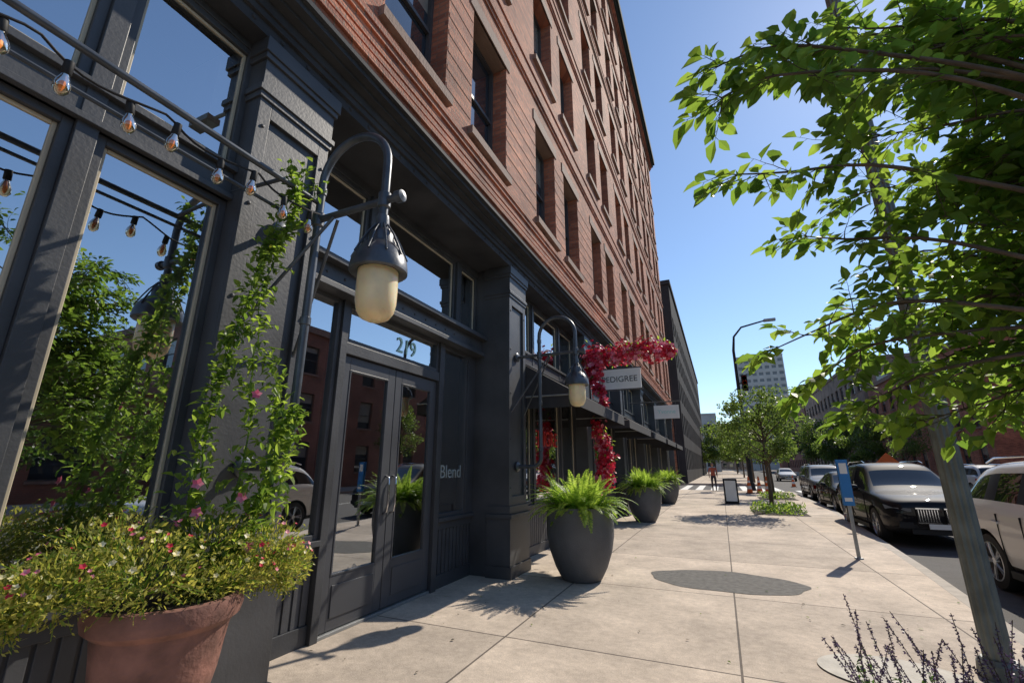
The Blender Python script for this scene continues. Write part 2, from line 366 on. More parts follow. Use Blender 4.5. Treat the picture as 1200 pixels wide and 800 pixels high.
ent=[(-2.83,4.70,4.80),(-2.80,4.80,4.86),(-2.78,4.86,4.95),(-2.70,4.95,4.985),(-2.62,4.985,5.04),(-2.58,5.04,5.085)]
en=MB()
for x,z0,z1 in ent: en.box(-3.75,x,Y0,Y1,z0,z1,'iron_ent')
y=Y0
while y<Y1:
    en.lathe([(0,.015),(.014,.012),(.02,0)],(-2.83,y,4.75),'iron_ent',6,RY); y+=.25
en.make('entablature',B)
def knee(x,y0,y1,zt=.8):
    sf.box(x-.1,x,y0,y1,0,zt,'iron2'); sf.box(x,x+.03,y0,y1,0,.16,'iron'); sf.box(x,x+.03,y0,y1,zt-.1,zt,'iron')
    n=max(1,int((y1-y0)/.09)); 
    for k in range(n):
        yy=y0+(y1-y0)*(k+.5)/n; sf.box(x,x+.014,yy-.036,yy+.036,.16,zt-.1,'iron2')
    sf.box(x-.1,x+.08,y0,y1,zt,zt+.05,'iron')
def pane(x,y0,y1,z0,z1,fw=.05,mat='glass',cream=True,fm='iron'):
    sf.box(x-.06,x+.04,y0,y0+fw,z0,z1,fm); sf.box(x-.06,x+.04,y1-fw,y1,z0,z1,fm)
    sf.box(x-.06,x+.04,y0+fw,y1-fw,z0,z0+fw,fm); sf.box(x-.06,x+.04,y0+fw,y1-fw,z1-fw,z1,fm)
    if cream:
        e=.022
        for (a,b,c_,d_) in ((y0+fw,y0+fw+e,z0+fw,z1-fw),(y1-fw-e,y1-fw,z0+fw,z1-fw),(y0+fw+e,y1-fw-e,z0+fw,z0+fw+e),(y0+fw+e,y1-fw-e,z1-fw-e,z1-fw)):
            sf.box(x-.05,x+.012,a,b,c_,d_,'cream')
    gl.quad((x,y0+fw,z0+fw),(x,y1-fw,z0+fw),(x,y1-fw,z1-fw),(x,y0+fw,z1-fw),mat)
def winbay(x,a,b,splits,mh=.05):
    knee(x,a,b)
    ed=[a]+splits+[b]
    for i in range(len(ed)-1):
        y0,y1=ed[i]+(mh if i else 0),ed[i+1]-(mh if i<len(ed)-2 else 0)
        pane(x,y0,y1,.85,3.32); pane(x,y0,y1,3.58,4.64)
    for s in splits: sf.box(x-.1,x+.07,s-mh,s+mh,.85,4.64,'iron')
    sf.box(x-.1,x+.06,a,b,3.32,3.58,'iron'); sf.box(x-.1,x+.10,a,b,3.54,3.585,'iron'); sf.box(x-.1,x+.10,a,b,3.32,3.36,'iron')
    sf.box(x-.1,x+.05,a,b,4.64,4.70,'iron')
for i,cc in enumerate(cent[:-1]):
    a,b=cc+.33,cc+4.17
    if abs(cc-2.07)<.01: continue
    if abs(cc+2.43)<.01: winbay(-3.05,a,b,[-.65,.93])
    else: winbay(-3.2,a,b,[a+1.1,b-1.1])
# entry bay
x=-3.5; a,b=2.40,6.24
knee(x,a,3.34); pane(x,a,3.34,.85,3.2,cream=False); 
sf.box(x-.08,x+.07,3.34,3.43,0,3.2,'iron'); sf.box(x-.08,x+.07,5.19,5.30,0,3.2,'iron')
knee(x,5.30,b); pane(x,5.30,6.02,.85,3.2,cream=False); sf.box(x-.08,x+.05,6.02,6.24,.85,3.2,'iron')
sf.box(x-.08,x+.06,3.43,5.19,2.64,2.76,'iron'); pane(x,3.43,5.19,2.76,3.2,.05,cream=False)
sf.box(x-.1,x+.05,3.43,5.19,0,.03,'galv')
sf.box(x-.1,x+.22,a,b,3.2,3.26,'iron'); sf.box(x-.1,x+.16,a,b,3.26,3.46,'iron'); sf.box(x-.1,x+.26,a,b,3.46,3.52,'iron'); sf.box(x-.1,x+.1,a,b,3.52,3.6,'iron')
for (p,q_) in ((a,3.6),(3.72,5.55),(5.67,b)): pane(x,p,q_,3.6,4.6)
for s in (3.66,5.61): sf.box(x-.1,x+.08,s-.06,s+.06,3.6,4.6,'iron')
sf.box(x-.1,x+.06,a,b,4.6,4.7,'iron')
for yy in [a+.1+i*.24 for i in range(15)]: sf.lathe([(0,.014),(.012,.012),(.018,0)],(x+.16,yy,3.36),'iron',6,RY)
for (p,q_,hs) in ((3.435,4.305,1),(4.315,5.185,-1)):
    st=.12
    for (u0,u1,z0,z1) in ((p,p+st,.04,2.63),(q_-st,q_,.04,2.63),(p+st,q_-st,.04,.50),(p+st,q_-st,2.49,2.63)):
        sf.box(x-.035,x+.02,u0,u1,z0,z1,'door')
    sf.box(x+.02,x+.03,p+st+.03,q_-st-.03,.14,.42,'door')
    sf.box(x-.02,x+.026,p+st,p+st+.02,.50,2.49,'door'); sf.box(x-.02,x+.026,q_-st-.02,q_-st,.50,2.49,'door')
    sf.box(x-.02,x+.026,p+st+.02,q_-st-.02,.50,.52,'door'); sf.box(x-.02,x+.026,p+st+.02,q_-st-.02,2.47,2.49,'door')
    gl.quad((x,p+st,.50),(x,q_-st,.50),(x,q_-st,2.49),(x,p+st,2.49),'glassdoor')
hh=MB()
for yy in (4.25,4.37): hh.tube([(x+.02,yy,1.0),(x+.07,yy,1.02),(x+.08,yy,1.1),(x+.08,yy,1.3),(x+.07,yy,1.38),(x+.02,yy,1.4)],.011,'chrome')
hh.make('door_handles',B,smooth=True)
sf.make('storefront',B,bevel=.004); gl.make('storefront_glass',B)
inn.box(-8,-7.9,Y0,Y1,0,4.9,'inwall'); inn.box(-8,-3.66,Y0,Y1,-.05,.02,'infloor'); inn.box(-8,-3.8,Y0,Y1,4.85,4.95,'inwall')
for cc in cent: inn.box(-7.9,-3.8,cc-.05,cc+.05,0.02,4.85,'inwall')
inn.box(-3.62,-3.2,1.60,1.735,.85,4.6,'cream'); inn.box(-4.2,-3.2,-2,1.5,.80,.86,'infloor')
inn.box(-3.9,-3.6,-1.9,1.58,1.86,1.92,'iron2')
for k in range(9): 
    yy=-1.7+k*.35; inn.lathe([(.0,0),(.05,0),(.08,.1),(.06,.22),(.03,.3)],(-3.75,yy,1.92),'cream' if k%2 else 'neon',12)
inn.box(-6.5,-5.9,2.9,5.6,.02,1.05,'cream'); inn.box(-6.55,-5.85,2.85,5.65,1.05,1.1,'iron2')
inn.make('shop_interior',B)
rt=(math.pi/2,0,math.pi/2)
text('number_letters','219',.27,(-3.492,4.5,2.87),rt,'teal',B)
text('letters_blend','Blend',.25,(-3.492,5.66,1.35),rt,'palelet',B)
text('pedigree_window_letters','PEDIGREE',.42,(-3.192,8.8,1.9),rt,'neon',B)
for i,cc in enumerate([6.57+4.5*k for k in range(0,5)]):
    a,b=cc+.36,cc+4.14
    aw=MB(); zt,zb,xo=3.3,2.62,-1.95
    aw.add([(-3.1,a,zt),(-3.1,b,zt),(xo,b,zb),(xo,a,zb)],[(0,3,2,1)],'canvas')
    aw.add([(xo,a,zb),(xo,b,zb),(xo,b,zb-.2),(xo,a,zb-.2)],[(0,1,2,3)],'canvas')
    for yy in (a,b): aw.add([(-3.1,yy,zt),(xo,yy,zb),(xo,yy,zb-.2),(-3.1,yy,zb-.2)],[(0,1,2,3)],'canvas'); aw.tube([(-3.1,yy,zb),(xo,yy,zb)],.015,'galv')
    aw.make('awning',B)
# ------------------------------------------------------------ gooseneck lamps
def arc(c,r,a0,a1,n,y):
    return [(c[0]+r*math.cos(a0+(a1-a0)*i/n),y,c[1]+r*math.sin(a0+(a1-a0)*i/n)) for i in range(n+1)]
def gooseneck(y):
    r=root('gooseneck_street_lamp',(-2.85,y,1.5)); t=MB()
    xp=-2.47; rb=.14
    pts=[(-2.86,y,1.5),(xp-rb,y,1.5)]+arc((xp-rb,1.5+rb),rb,-math.pi/2,0,8,y)[1:]+[(xp,y,3.0),(xp,y,3.52)]+arc((xp+.3,3.52),.3,math.pi,0,18,y)[1:]+[(xp+.6,y,3.3),(-1.87,y,3.02)]
    t.tube(pts,.029,'pipe',14)
    t.tube([(-2.86,y,3.22),(-1.76,y,3.22)],.025,'pipe',12)
    t.tube([(-2.86,y-.26,2.3),(-2.3,y-.02,3.19)],.012,'pipe',8); t.tube([(-2.86,y+.26,2.3),(-2.3,y+.02,3.19)],.012,'pipe',8)
    for (X,Z) in ((-2.86,1.5),(-2.86,3.22)): t.lathe([(.0,.03),(.05,.03),(.075,.012),(.075,0)],(X,y,Z),'pipe',20,RY)
    for (X,Z) in ((xp,3.22),(-1.87,3.22)): t.lathe([(.029,-.06),(.043,-.05),(.043,.05),(.029,.06)],(X,y,Z),'pipe',16)
    for Z in (1.75,2.45,3.45): t.lathe([(.029,-.03),(.036,-.025),(.036,.025),(.029,.03)],(xp,y,Z),'pipe',16)
    t.lathe([(0,-.02),(.040,-.02),(.040,.03),(0,.04)],(-1.75,y,3.22),'pipe',16,RY)
    t.make('bracket_pipes',r,auto=40)
    h=MB(); X=-1.87
    h.lathe([(.0,3.10),(.040,3.10),(.045,3.05),(.040,3.0),(.065,2.985),(.08,2.955),(.083,2.90),(.115,2.875),(.155,2.82),(.175,2.77),(.182,2.72),(.182,2.695),(.17,2.685),(.13,2.70)],(X,y,0),'hood',40)
    for k in range(10):
        a=2*math.pi*k/10; cx,cy=math.cos(a),math.sin(a)
        h.tube([(X+.045*cx,y+.045*cy,3.03),(X+.10*cx,y+.10*cy,2.95),(X+.14*cx,y+.14*cy,2.87),(X+.175*cx,y+.175*cy,2.79)],.006,'hood',6)
    h.make('lamp_hood',r,auto=40)
    gb=MB(); gb.lathe([(.126,2.70),(.128,2.58),(.126,2.49),(.114,2.43),(.088,2.39),(.045,2.37),(0,2.365)],(X,y,0),'globe',40); gb.make('glass_globe',r,smooth=True)
gooseneck(2.07); gooseneck(6.57)
# ------------------------------------------------------------ string lights
sl=root('string_lights',(-2.5,0,3.3)); t=MB()
t.tube([(-2.48,-6,3.36),(-2.48,2.05,3.36)],.020,'pipe',12)
t.tube([(-2.60,-6,3.22),(-2.60,2.0,3.22)],.012,'pipe',8)
for yy in (-2.4,0.3,1.75): t.tube([(-3.05,yy,3.4),(-2.48,yy,3.36)],.014,'pipe',8)
t.make('support_rails',sl,auto=40)
wv=[];bu=MB()
for k in range(150):
    yy=-6+k*.054; wv.append((-2.42+.02*math.sin(k*.7),yy,3.26-.07*abs(math.sin(math.pi*yy/.52))))
bu.tube(wv,.007,'blackplastic',5)
yy=-5.8; k=0
while yy<2.0:
    zc=3.26-.07*abs(math.sin(math.pi*yy/.52)); p=Vector((-2.42,yy,zc))
    Mr=Matrix.Rotation(R.uniform(-.12,.12),4,'X')@Matrix.Rotation(R.uniform(-.12,.12),4,'Y')
    bu.lathe([(0,.0),(.018,0),(.019,-.06),(.014,-.065)],p,'blackplastic',10,Mr)
    bu.lathe([(.013,-.065),(.017,-.08),(.027,-.105),(.031,-.125),(.028,-.145),(.014,-.165),(0,-.17)],p,'bulb',14,Mr)
    bu.lathe([(.004,-.065),(.011,-.09),(.011,-.13),(.004,-.15)],p,'filament',6,Mr)
    yy+=.215+R.uniform(-.03,.03)
bu.make('bulbs_and_cable',sl,auto=50)
# ------------------------------------------------------------ urn with flowers and vine
U_=root('terracotta_planter',(-2.4,1.5,0)); t=MB(); c0=(-2.42,1.48,0)
t.lathe([(0,.0),(.20,.0),(.21,.05),(.165,.09),(.15,.15),(.165,.28),(.20,.45),(.235,.60),(.25,.72),(.262,.80),(.298,.83),(.308,.87),(.300,.915),(.272,.92),(.26,.89),(0,.88)],c0,'terracotta',56)
t.make('urn',U_,auto=35)
s_=MB(); s_.lathe([(0,.90),(.26,.895)],c0,'soil',24); s_.make('soil',U_)
R2=random.Random(3)
fl=MB()
def inell(c,r,rr): 
    while 1:
        v=Vector((rr.uniform(-1,1),rr.uniform(-1,1),rr.uniform(-1,1)))
        if v.length<1: return Vector((c[0]+v.x*r[0],c[1]+v.y*r[1],c[2]+v.z*r[2])),v
clumps=[((-2.40,1.05,1.04),(.20,.20,.13)),((-2.3,1.28,1.06),(.22,.22,.15)),((-2.4,1.6,1.10),(.24,.24,.17)),((-2.32,1.86,1.05),(.22,.2,.17)),((-2.5,1.25,1.13),(.18,.26,.15)),((-2.28,1.62,.98),(.18,.25,.08)),((-2.28,1.98,.97),(.14,.13,.13)),((-2.45,.92,1.0),(.11,.12,.12))]
for c_,r_ in clumps:
    for k in range(850):
        p,v=inell(c_,r_,R2); d=(v+Vector((0,0,.6))+rv(R2)*.7).normalized()
        fl.card(p,d,rv(R2),R2.uniform(.018,.04),R2.uniform(.007,.015),'lime' if R2.random()<.82 else 'vine')
    for k in range(75):
        p,v=inell(c_,r_,R2); q=Vector(c_)+Vector((v.normalized().x*r_[0],v.normalized().y*r_[1],v.normalized().z*r_[2]))*R2.uniform(1.0,1.4)
        fl.tube([Vector(c_)-Vector((0,0,r_[2]*.6)),(Vector(c_)+q)/2,q],.0016,'vine',3,False)
        for j in range(7): fl.card(q.lerp(Vector(c_),j*.07),rv(R2),rv(R2),.022,.008,'lime')
def flower(mb,p,n,r,mat,pet=5):
    n=n.normalized(); t1=n.orthogonal().normalized(); t2=n.cross(t1); a0=R2.uniform(0,6)
    for k in range(pet):
        a=a0+2*math.pi*k/pet; d=(t1*math.cos(a)+t2*math.sin(a)+n*.35); mb.card(p,d,n,r,r*.85,mat)
for k in range(330):
    c_,r_=R2.choice(clumps); v=rv(R2,.6); v.z=abs(v.z); p=Vector((c_[0]+v.x*r_[0]*1.12,c_[1]+v.y*r_[1]*1.12,c_[2]+v.z*r_[2]*1.12))
    m_=R2.choices(['lime','pink','redfl','white_fl'],[3,1.3,1.0,1.5])[0]
    if p.y>1.75 and R2.random()<.4: m_='redfl' if R2.random()<.5 else 'pink'
    flower(fl,p,v+Vector((.4,-.4,.5)),R2.uniform(.008,.017),m_)
fl.make('annual_flowers',U_)
vn=MB()
def bez(P,t):
    P=[Vector(p) for p in P]
    while len(P)>1: P=[P[i].lerp(P[i+1],t) for i in range(len(P)-1)]
    return P[0]
stems=[[(-2.45,1.55,.9),(-2.5,1.50,1.5),(-2.58,1.70,2.2),(-2.66,1.74,2.7),(-2.56,1.82,3.3),(-2.52,2.0,3.62)],
       [(-2.42,1.6,.9),(-2.4,1.85,1.4),(-2.50,1.80,2.0),(-2.62,1.68,2.5),(-2.62,1.90,3.1),(-2.5,1.98,3.4)],
       [(-2.45,1.55,.9),(-2.52,1.5,1.5),(-2.58,1.6,2.1),(-2.58,1.74,2.5),(-2.62,1.80,2.95)],
       [(-2.4,1.65,.9),(-2.35,1.95,1.3),(-2.42,2.02,1.7),(-2.52,1.88,2.2)],
       [(-2.4,1.7,.9),(-2.3,1.76,1.3),(-2.3,1.9,1.6),(-2.35,1.98,1.85)],
       [(-2.58,1.78,2.8),(-2.5,1.92,3.0),(-2.45,1.92,3.3),(-2.5,1.78,3.5)]]
for sidx,st in enumerate(stems):
    pts=[bez(st,i/26)+rv(R2)*.014 for i in range(27)]
    vn.tube(pts,[.006-.004*i/26 for i in range(27)],'vine',5)
    for i in range(26):
        zz=pts[i].z; n=int(14*(1.3-.24*(zz-.9)))
        if zz>3: n=8
        for k in range(n):
            p=pts[i].lerp(pts[i+1],R2.random()); spread=.15 if zz<1.6 else .085
            if zz>2.8: spread=.05
            off=rv(R2)*R2.random()*spread
            p=p+off; p.x=max(p.x,-2.80)
            d=(rv(R2)+Vector((.3,-.2,.2))).normalized()
            vn.leaf(p,d,Vector((R2.uniform(-.4,.4),R2.uniform(-.6,.2),1)),R2.uniform(.035,.08),R2.uniform(.022,.042),'vine')
for k in range(5):
    st=R2.choice(stems[:4]); p=bez(st,R2.uniform(.1,.4))+Vector((.12,-.05,0)); flower(vn,p,Vector((.7,-.6,.2)),.032,'pink')
for st in stems[:3]:
    for k in range(6):
        p=bez(st,R2.uniform(.3,1)); q=p+Vector((R2.uniform(0,.2),R2.uniform(-.12,.16),R2.uniform(.0,.2))); vn.tube([p,(p+q)/2+Vector((0,0,.02)),q],.0025,'vine',4)
        for j in range(8):
            pp=p.lerp(q,j/7); vn.leaf(pp,rv(R2),Vector((0,0,1)),R2.uniform(.03,.06),.025,'vine')
vn.make('climbing_vine',U_)
# ------------------------------------------------------------ fern planters
def fernplanter(x,y,seed):
    r=root('fern_planter',(x,y,0)); t=MB()
    t.lathe([(r_,z_*1.13) for r_,z_ in [(0,0),(.25,0),(.28,.02),(.36,.15),(.43,.32),(.468,.5),(.475,.62),(.465,.76),(.45,.84),(.425,.84),(.42,.78),(0,.77)]],(x,y,0),'planter',56)
    t.make('planter_bowl',r,auto=40)
    q=MB(); q.lathe([(0,.89),(.42,.885)],(x,y,0),'soil',24); q.make('soil',r)
    rr=random.Random(seed); f=MB()
    for k in range(200):
        a=rr.uniform(0,2*math.pi); L=rr.uniform(.40,.72); lift=rr.uniform(.35,1.45)
        dx=Vector((math.cos(a),math.sin(a),0)); p=Vector((x,y,.90))+dx*rr.uniform(.05,.33)
        d=(dx*math.cos(lift)+Vector((0,0,math.sin(lift)))); n=16; pts=[]; dr=rr.uniform(.06,.14)
        for i in range(n):
            pts.append(p.copy()); p=p+d*(L/n); d=(d+Vector((0,0,-dr))+rv(rr)*.03).normalized()
        f.tube(pts,.003,'fern',3,False)
        for i in range(2,n):
            t_=(pts[i]-pts[i-1]).normalized(); sd=t_.cross(Vector((0,0,1)));
            if sd.length<.05: sd=t_.orthogonal()
            sd.normalize(); wl=.080*math.sin(math.pi*(i/n)**.8*.93+.12)
            for s in (-1,1):
                for h_ in (0,.5):
                    b=pts[i-1].lerp(pts[i],h_); dd=(sd*s+t_*.45+Vector((0,0,rr.uniform(-.25,.1))))
                    f.card(b,dd,t_.cross(dd),wl,.017,'fern')
    f.make('fern_fronds',r)
fernplanter(-1.93,6.66,1); fernplanter(-2.12,14.0,2); fernplanter(-2.2,21.0,4)
# ------------------------------------------------------------ flower blade sign
F=root('flower_garland_sign',(-2,11,3.5)); t=MB(); R3=random.Random(11)
ysg=10.75
t.tube([(-2.85,ysg,4.1),(-.8,ysg,4.1)],.025,'pipe',10)
t.box(-2.5,-1.50,ysg-.03,ysg+.03,3.28,3.76,'white'); t.box(-2.53,-1.47,ysg-.02,ysg+.02,3.25,3.28,'iron'); t.box(-2.53,-1.47,ysg-.02,ysg+.02,3.76,3.79,'iron')
t.tube([(-2.4,ysg,3.79),(-2.4,ysg,4.1)],.01,'iron'); t.tube([(-1.6,ysg,3.79),(-1.6,ysg,4.1)],.01,'iron')
t.make('sign_board',F)
text('sign_letters','PEDIGREE',.195,(-2.0,ysg-.034,3.45),(math.pi/2,0,0),'iron',F)
gf=MB()
def garl(p0,p1,r,n):
    p0=Vector(p0);p1=Vector(p1); ph=R3.uniform(0,6)
    for k in range(n):
        s=R3.random(); c_=p0.lerp(p1,s)+Vector((.05*math.sin(s*13+ph),0,.06*math.sin(s*9+ph)))
        v=rv(R3); p=c_+v*r*(.3+.7*R3.random())*(.85+.35*math.sin(s*15+ph))
        q=R3.random()
        if q<.86: flower(gf,p,v+Vector((0,-.4,.2)),R3.uniform(.04,.085),'redfl' if R3.random()<.66 else 'pink',6)
        else: gf.leaf(p,v,Vector((0,0,1)),.10,.05,'vine')
garl((-2.6,ysg,4.18),(-.75,ysg,4.16),.30,1150); garl((-2.6,ysg-.02,4.2),(-2.66,ysg-.05,3.75),.34,420); garl((-2.66,ysg-.05,3.7),(-2.45,ysg-.05,3.15),.19,200); garl((-2.45,ysg-.05,3.1),(-2.35,ysg-.08,2.8),.10,50)
garl((-2.60,ysg-.1,2.45),(-2.40,ysg-.1,1.7),.20,260); garl((-2.42,ysg-.1,1.7),(-2.50,ysg-.1,1.0),.27,360)
gf.make('flowers',F)
Y_=root('hanging_sign',(-1.6,17,3.3)); t=MB(); t.box(-2.0,-1.15,17-.025,17.025,3.15,3.62,'white'); t.tube([(-2.85,17,3.75),(-1.1,17,3.75)],.02,'iron'); t.tube([(-1.9,17,3.62),(-1.9,17,3.75)],.008,'iron'); t.tube([(-1.25,17,3.62),(-1.25,17,3.75)],.008,'iron'); t.make('board',Y_)
text('letters','Yvonne',.2,(-1.57,16.97,3.33),(math.pi/2,0,0),'teal',Y_)
# ------------------------------------------------------------ near street tree
T=root('street_tree',(1.9,2.4,0)); R4=random.Random(21)
tr=MB(); lf=MB(); base=Vector((1.88,2.35,0))
tr.tube([base,base+Vector((.01,.01,.6)),base+Vector((.0,.03,1.3)),base+Vector((.03,.02,2.0)),base+Vector((.05,.06,2.9)),base+Vector((.02,.15,4.0)),base+Vector((.05,.2,5.2))],[.10,.075,.068,.06,.045,.03,.012],'bark',14)
tips=[(.18,1.72,3.15),(.17,1.72,2.92),(.24,2.08,2.80),(.55,2.52,2.62),(.36,2.60,2.10),(.48,2.82,1.95),(.69,2.97,1.78),(.72,2.45,3.7),(.60,2.2,3.35),(1.04,3.14,1.72),(1.58,3.59,1.78),
 (1.0,2.36,3.46),(1.49,2.8,3.46),(.83,2.6,3.15),(1.34,3.06,3.15),(1.71,3.3,2.91),(1.06,3.08,2.67),(1.51,3.53,2.6),(.79,3.07,2.29),(1.16,3.42,2.08),(1.7,3.74,2.2),(.9,2.6,3.9),(1.44,2.83,4.05),
 (1.3,2.6,2.9),(1.45,3.2,2.45),(1.25,3.25,1.95),(1.5,3.2,3.6),(1.9,3.6,3.1),(1.2,2.9,3.7),(1.75,3.2,3.9),
 (2.9,2.2,3.4),(2.7,3.2,3.8),(2.2,1.7,4.1),(3.0,2.9,2.9),(2.2,2.6,5.2),(1.3,1.6,4.3),(2.4,1.4,3.2),(1.5,2.3,4.8),(2.3,3.6,4.3),(2.5,3.9,3.0)]
for k in range(20):
    p,v=inell((1.40,3.05,2.95),(.6,.75,1.0),R4); tips.append(tuple(p))
def twig(p,d,L,r0,nl):
    n=7; pts=[p.copy()]; q=p.copy(); dd=d.normalized()
    for i in range(n):
        q=q+dd*(L/n); dd=(dd+rv(R4)*.16+Vector((0,0,-.04))).normalized(); pts.append(q.copy())
    tr.tube(pts,[r0*(1-.75*i/n) for i in range(n+1)],'twig',4)
    for j in range(nl):
        s=(j+.6)/nl*n; i=min(int(s),n-1); b=pts[i].lerp(pts[i+1],s-i); t_=(pts[i+1]-pts[i]).normalized()
        sd=t_.cross(Vector((0,0,1))); sd=sd.normalized() if sd.length>.05 else Vector((1,0,0))
        ldir=(sd*(1 if j%2 else -1)*1.0+t_*.7+rv(R4)*.4+Vector((0,0,-.25))).normalized()
        pe=b+ldir*.016; tr.tube([b,pe],.0011,'twig',3,False)
        L_=R4.uniform(.055,.11); lf.leaf(pe,ldir,Vector((R4.uniform(-.8,.8),R4.uniform(-.8,.8),1)),L_,L_*R4.uniform(.5,.66),'leaf',.16,R4.uniform(.05,.25))
    b=pts[-1]; L_=R4.uniform(.06,.10); lf.leaf(b,(pts[-1]-pts[-2]),Vector((R4.uniform(-.5,.5),0,1)),L_,L_*.55,'leaf')
for ti,tp in enumerate(tips):
    tp=Vector(tp); s0=base+Vector((.03,.05,max(1.75,min(4.4,tp.z-R4.uniform(.35,1.0)))))
    dist=(tp-s0).length
    c1=s0.lerp(tp,.35)+Vector((0,0,.35*dist*.6))+rv(R4)*.15; c2=s0.lerp(tp,.75)+Vector((0,0,.18*dist))+rv(R4)*.12
    ph=R4.uniform(0,6); n=14; pts=[]
    for i in range(n+1):
        t_=i/n; q=bez([s0,c1,c2,tp],t_)+Vector((.02*math.sin(t_*11+ph),.02*math.cos(t_*9+ph),.02*math.sin(t_*13+ph)))*t_; pts.append(q)
    r0=.011 if dist<1.3 else .014
    tr.tube(pts,[r0*(1-.88*i/n)+.0015 for i in range(n+1)],'bark',6)
    left=ti<9
    for i in range(7 if left else 5,n+1):
        for k in range(2 if (left and i>9) or (not left and i>6) else 1):
            b=pts[i]; t_=(pts[i]-pts[i-1]).normalized()
            d=(t_*R4.uniform(.3,1)+rv(R4)*.9).normalized()
            twig(b,d,R4.uniform(.10,.24) if left else R4.uniform(.14,.34),.003,R4.randint(6,9))
    twig(pts[-1],pts[-1]-pts[-2],.16,.003,8)
tr.make('trunk_and_branches',T,smooth=True); lf.make('leaves',T,smooth=False)
tb=MB(); tb.quad((1.3,1.4,.004),(1.82,1.4,.004),(1.95,4.3,.004),(1.3,4.2,.004),'soil'); tb.make('planting_bed')
sv=root('salvia_plants',(1.4,4.2,0)); s_=MB(); R5=random.Random(5)
for k in range(68):
    p=Vector((R5.uniform(.65,1.95),R5.uniform(3.6,4.4),0)); d=Vector((R5.uniform(-.5,.3),R5.uniform(-.3,.35),1)).normalized(); L=R5.uniform(.3,.62)
    pts=[p+d*L*i/6+Vector((d.x*.1,d.y*.1,0))*(i/6)**2 for i in range(7)]
    s_.tube(pts,.0024,'twig',4,False)
    for j in range(17): 
        q=pts[0].lerp(pts[-1],.40+.60*j/17)
        for s in range(4): s_.card(q,rv(R5)+Vector((0,0,.3)),rv(R5),.019,.011,'salvia')
    for j in range(18): 
        q=pts[0].lerp(pts[-1],R5.random()*.4); s_.leaf(q,rv(R5),Vector((0,0,1)),.05,.018,'conifer')
s_.make('stalks',sv)
lt=MB(); R8=random.Random(9)
for k in range(150):
    if R8.random()<.5: x_,y_=R8.gauss(1.2,.8),R8.gauss(5,2.2)
    else: x_,y_=R8.gauss(-2.4,.6),R8.uniform(2.6,12)
    x_=max(-3.3,min(x_,curbx(y_)-.2)); s_z=R8.uniform(.015,.05)
    lt.leaf(Vector((x_,y_,.012)),Vector((R8.gauss(0,1),R8.gauss(0,1),0)),Vector((R8.uniform(-.2,.2),R8.uniform(-.2,.2),1)),s_z,s_z*.5,'leaf' if R8.random()<.4 else 'twig',.1,.05)
lt.make('leaf_litter')
# ------------------------------------------------------------ fluted lamp post
LP=root('street_light_pole',(1.72,4.98,0)); t=MB(); px,py=1.72,4.98; vs=[];fs=[]; seg=72
lv=[(0,.088),(1,.084),(3,.078),(6,.068),(8.5,.058)]
for z,r in lv:
    for k in range(seg):
        a=2*math.pi*k/seg; rr=r*(1-.13*(.5+.5*math.cos(12*a))); vs.append((px+rr*math.cos(a),py+rr*math.sin(a),z))
for i in range(len(lv)-1):
    for k in range(seg): k2=(k+1)%seg; fs.append((i*seg+k,i*seg+k2,(i+1)*seg+k2,(i+1)*seg+k))
t.add(vs,fs,'polegreen'); t.lathe([(.0,.13),(.10,.13),(.13,.1),(.14,.02),(.14,0)],(px,py,0),'polegreen',24)
t.tube([(px,py,8.4),(px+.3,py,8.9),(px+1.2,py,9.15),(px+2,py,9.15)],.04,'polegreen',10)
t.box(px+1.9,px+2.6,py-.14,py+.14,9.07,9.22,'polegreen')
t.make('pole',LP,smooth=False)
K=root('parking_sign_post',(1.95,9.95,0)); t=MB()
t.box(1.925,1.975,9.93,9.97,0,1.0,'galv'); t.tube([(1.95,9.95,0),(1.95,9.95,1.62)],.022,'galv',8)
t.box(1.87,2.03,9.90,9.925,.85,1.62,'blue'); t.box(1.895,2.005,9.894,9.899,1.38,1.56,'white'); t.box(1.895,2.005,9.894,9.899,.92,.98,'white'); t.box(1.87,2.03,9.976,9.99,.85,1.62,'blue')
t.lathe([(.0,.02),(.06,.02),(.07,0)],(1.95,9.95,0),'galv',14); t.make('post_and_panel',K)
